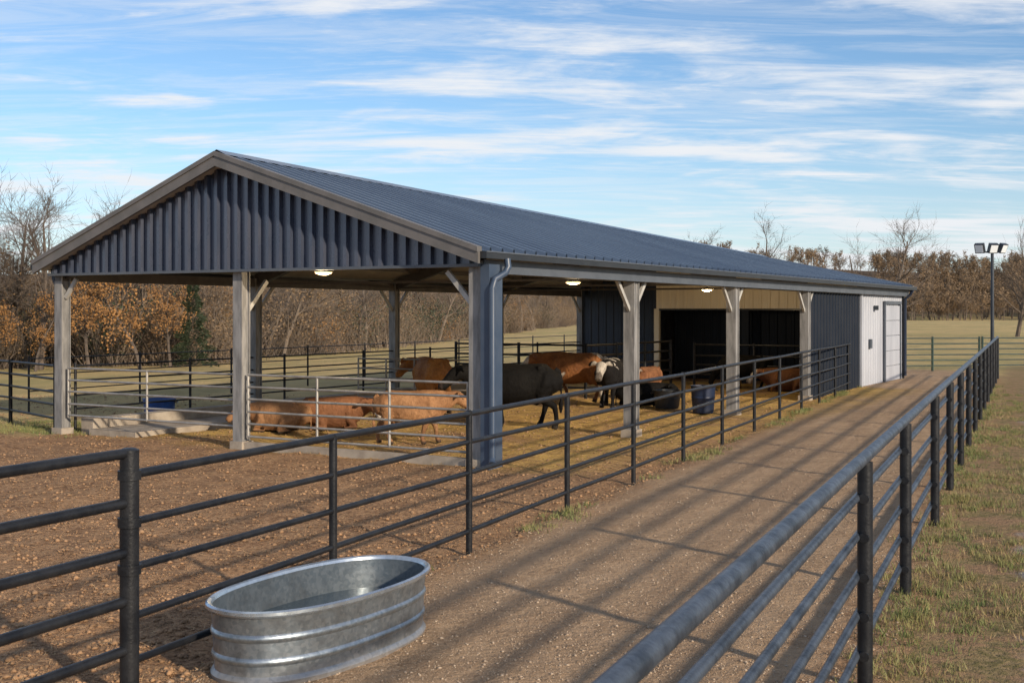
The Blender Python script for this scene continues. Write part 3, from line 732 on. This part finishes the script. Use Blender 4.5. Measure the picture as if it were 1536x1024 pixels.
bare=[make_tree(10+i,7.6,'bare_tree',3,'bark',.55) for i in range(3)]
bared=[make_tree(30+i,7.6,'bare_tree',3,'bark',.6,dens=1.25) for i in range(2)]
orange=[make_tree(50+i,5.5,'autumn_tree',3,'bark',.5,'leafo',1700,.07,.9) for i in range(2)]
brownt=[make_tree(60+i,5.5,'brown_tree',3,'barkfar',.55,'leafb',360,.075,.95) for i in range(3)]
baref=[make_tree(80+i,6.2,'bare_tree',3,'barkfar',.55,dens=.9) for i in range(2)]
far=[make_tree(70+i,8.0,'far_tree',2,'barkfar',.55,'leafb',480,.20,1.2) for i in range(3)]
def make_shrub(seed,H_,leaf,nl):
    rr=random.Random(seed); V=[];F=[];LF=[]
    for i in range(110):
        a=rr.uniform(0,6.28); t=rr.uniform(.1,.9); d=Vector((math.cos(a)*t,math.sin(a)*t,1)).normalized(); p=Vector((rr.gauss(0,.5),rr.gauss(0,.5),0)); l=H_*rr.uniform(.5,1.05)
        prev=None; r=.018
        for k_ in range(4):
            o=len(V); sd=d.orthogonal().normalized()
            for j in range(3):
                aa=j*2.094; V.append(p+(sd*math.cos(aa)+d.cross(sd)*math.sin(aa))*r)
            if prev is not None:
                for j in range(3): F.append((prev+j,prev+(j+1)%3,o+(j+1)%3,o+j))
            prev=o; p=p+d*l/3; d=(d+Vector((rr.gauss(0,.2),rr.gauss(0,.2),0))).normalized(); r*=.6
            for _ in range(nl):
                q=p+Vector((rr.gauss(0,.2),rr.gauss(0,.2),rr.gauss(0,.2)))
                aa=Vector((rr.gauss(0,1),rr.gauss(0,1),rr.gauss(0,1))).normalized(); bb=aa.orthogonal().normalized(); s=.05*rr.uniform(.5,1.4); oo=len(V)
                V.extend([q-aa*s,q+bb*s*.7,q+aa*s,q-bb*s*.7]); LF.append((oo,oo+1,oo+2,oo+3))
    me=bpy.data.meshes.new('shrub'); me.from_pydata([tuple(v) for v in V],[],F+LF); me.materials.append(M['barkfar']); me.materials.append(M[leaf])
    me.polygons.foreach_set('material_index',[0]*len(F)+[1]*len(LF)); me.update(); return me
shr=[make_shrub(1,2.2,'leafb',2),make_shrub(2,2.4,'leafb',1),make_shrub(3,2.0,'leafo',2),make_shrub(4,2.4,'leafg',4)]
def make_conifer(seed,H_):
    rr=random.Random(seed); V=[];F=[]
    for i in range(3600):
        f=rr.random()**1.1; z=H_*(.04+.96*f); R_=(1-f)*H_*.30+.05; a=rr.uniform(0,6.28); tier=.75+.25*math.sin(z*9)
        r=R_*rr.uniform(.35,1)*tier
        q=Vector((math.cos(a)*r,math.sin(a)*r,z-.12*r)); d=Vector((math.cos(a),math.sin(a),.1+rr.gauss(0,.35))).normalized(); sd=d.orthogonal().normalized(); s=rr.uniform(.06,.15); o=len(V)
        V.extend([q-sd*s*.45,q+sd*s*.45,q+d*s*1.2]); F.append((o,o+1,o+2))
    me=bpy.data.meshes.new('conifer'); me.from_pydata([tuple(v) for v in V],[],F); me.materials.append(M['leafg']); me.update(); return me
con=make_conifer(3,4.2)
def put(me,x,y,s,parent=None,name=None,sz=None):
    o=bpy.data.objects.new(name or me.name,me); COL.objects.link(o); o.location=(x,y,float(gh(np.array(float(x)),np.array(float(y))))); o.rotation_euler=(0,0,random.uniform(0,6.28)); o.scale=(s,s,(sz or s))
    if parent: o.parent=parent
    return o
for (x,y,s,me_) in ((-21.5,52,.98,bare[0]),(-19.4,50,.94,bare[1]),(-20.6,56,1.02,bared[0]),(-17.6,54,.90,bare[2]),(-23.2,50,1.0,bared[1]),(-16.2,58,.92,bare[1]),(-22.4,47,.85,bared[0]),(-18.4,58,1.0,bared[1])):
    put(me_,x,y,s,None,'bare_tree')
for (x,y,s,me_) in ((-17.2,49.5,.72,orange[0]),(-15.4,50.5,.78,orange[1]),(-19.0,48.5,.55,orange[1]),(-14.6,52,.66,orange[0]),(-20.8,49,.5,orange[0])):
    put(me_,x,y,s,None,'autumn_tree')
put(con,-13.9,53.0,.95,None,'evergreen_tree')
for (x,y,s,me_) in ((34.8,112,1.42,bared[0]),(33.0,114,1.2,bared[1]),(26.5,125,1.5,bare[1]),(22.0,128,1.42,bare[0]),(46.5,112,1.35,bared[1]),(44.5,105,.9,bare[2])):
    put(me_,x,y,s,None,'bare_tree')
woods=empty('woods')
poly=[(-34,46),(-24,50),(-14,55),(-9,75),(-3,110),(3,150),(12,210),(30,300)]
for i in range(270):
    t=random.random()*(len(poly)-1); k_=int(t); f=t-k_; a=poly[k_];b_=poly[k_+1]
    x=a[0]+(b_[0]-a[0])*f; y=a[1]+(b_[1]-a[1])*f; off=random.random()**1.3*(10+12*k_/3)
    x-=off*.55; y+=off*.85
    q_=random.random()
    me_=random.choice(brownt) if q_<.42 else (random.choice(baref) if q_<.86 else (random.choice(bare) if q_<.97 else orange[0]))
    put(me_,x,y,random.uniform(.7,1.08) if me_ not in bare else random.uniform(.6,.85),woods)
for i in range(330):
    t=random.random()*(len(poly)-1); k_=int(t); f=t-k_; a=poly[k_];b_=poly[k_+1]
    x=a[0]+(b_[0]-a[0])*f; y=a[1]+(b_[1]-a[1])*f; off=random.random()**1.5*8
    put(random.choice(shr[:2] if random.random()<.75 else shr),x-off*.5-random.uniform(0,.8),y+off*.8,random.uniform(.7,1.3),woods)
dw=empty('distant_woods')
for i in range(620):
    y=random.uniform(300,500); x=random.uniform(-.5,.52)*y
    if x<0 and random.random()<.5: continue
    put(random.choice(far),x,y,random.uniform(.7,1.1),dw)
for i in range(260):
    y=random.uniform(300,460); put(random.choice(far),random.uniform(.30,.50)*y,y,random.uniform(.8,1.25),dw)
for i in range(150):
    x=random.uniform(40,170); put(random.choice(far),x,random.uniform(285,305),random.uniform(.5,.9),dw)
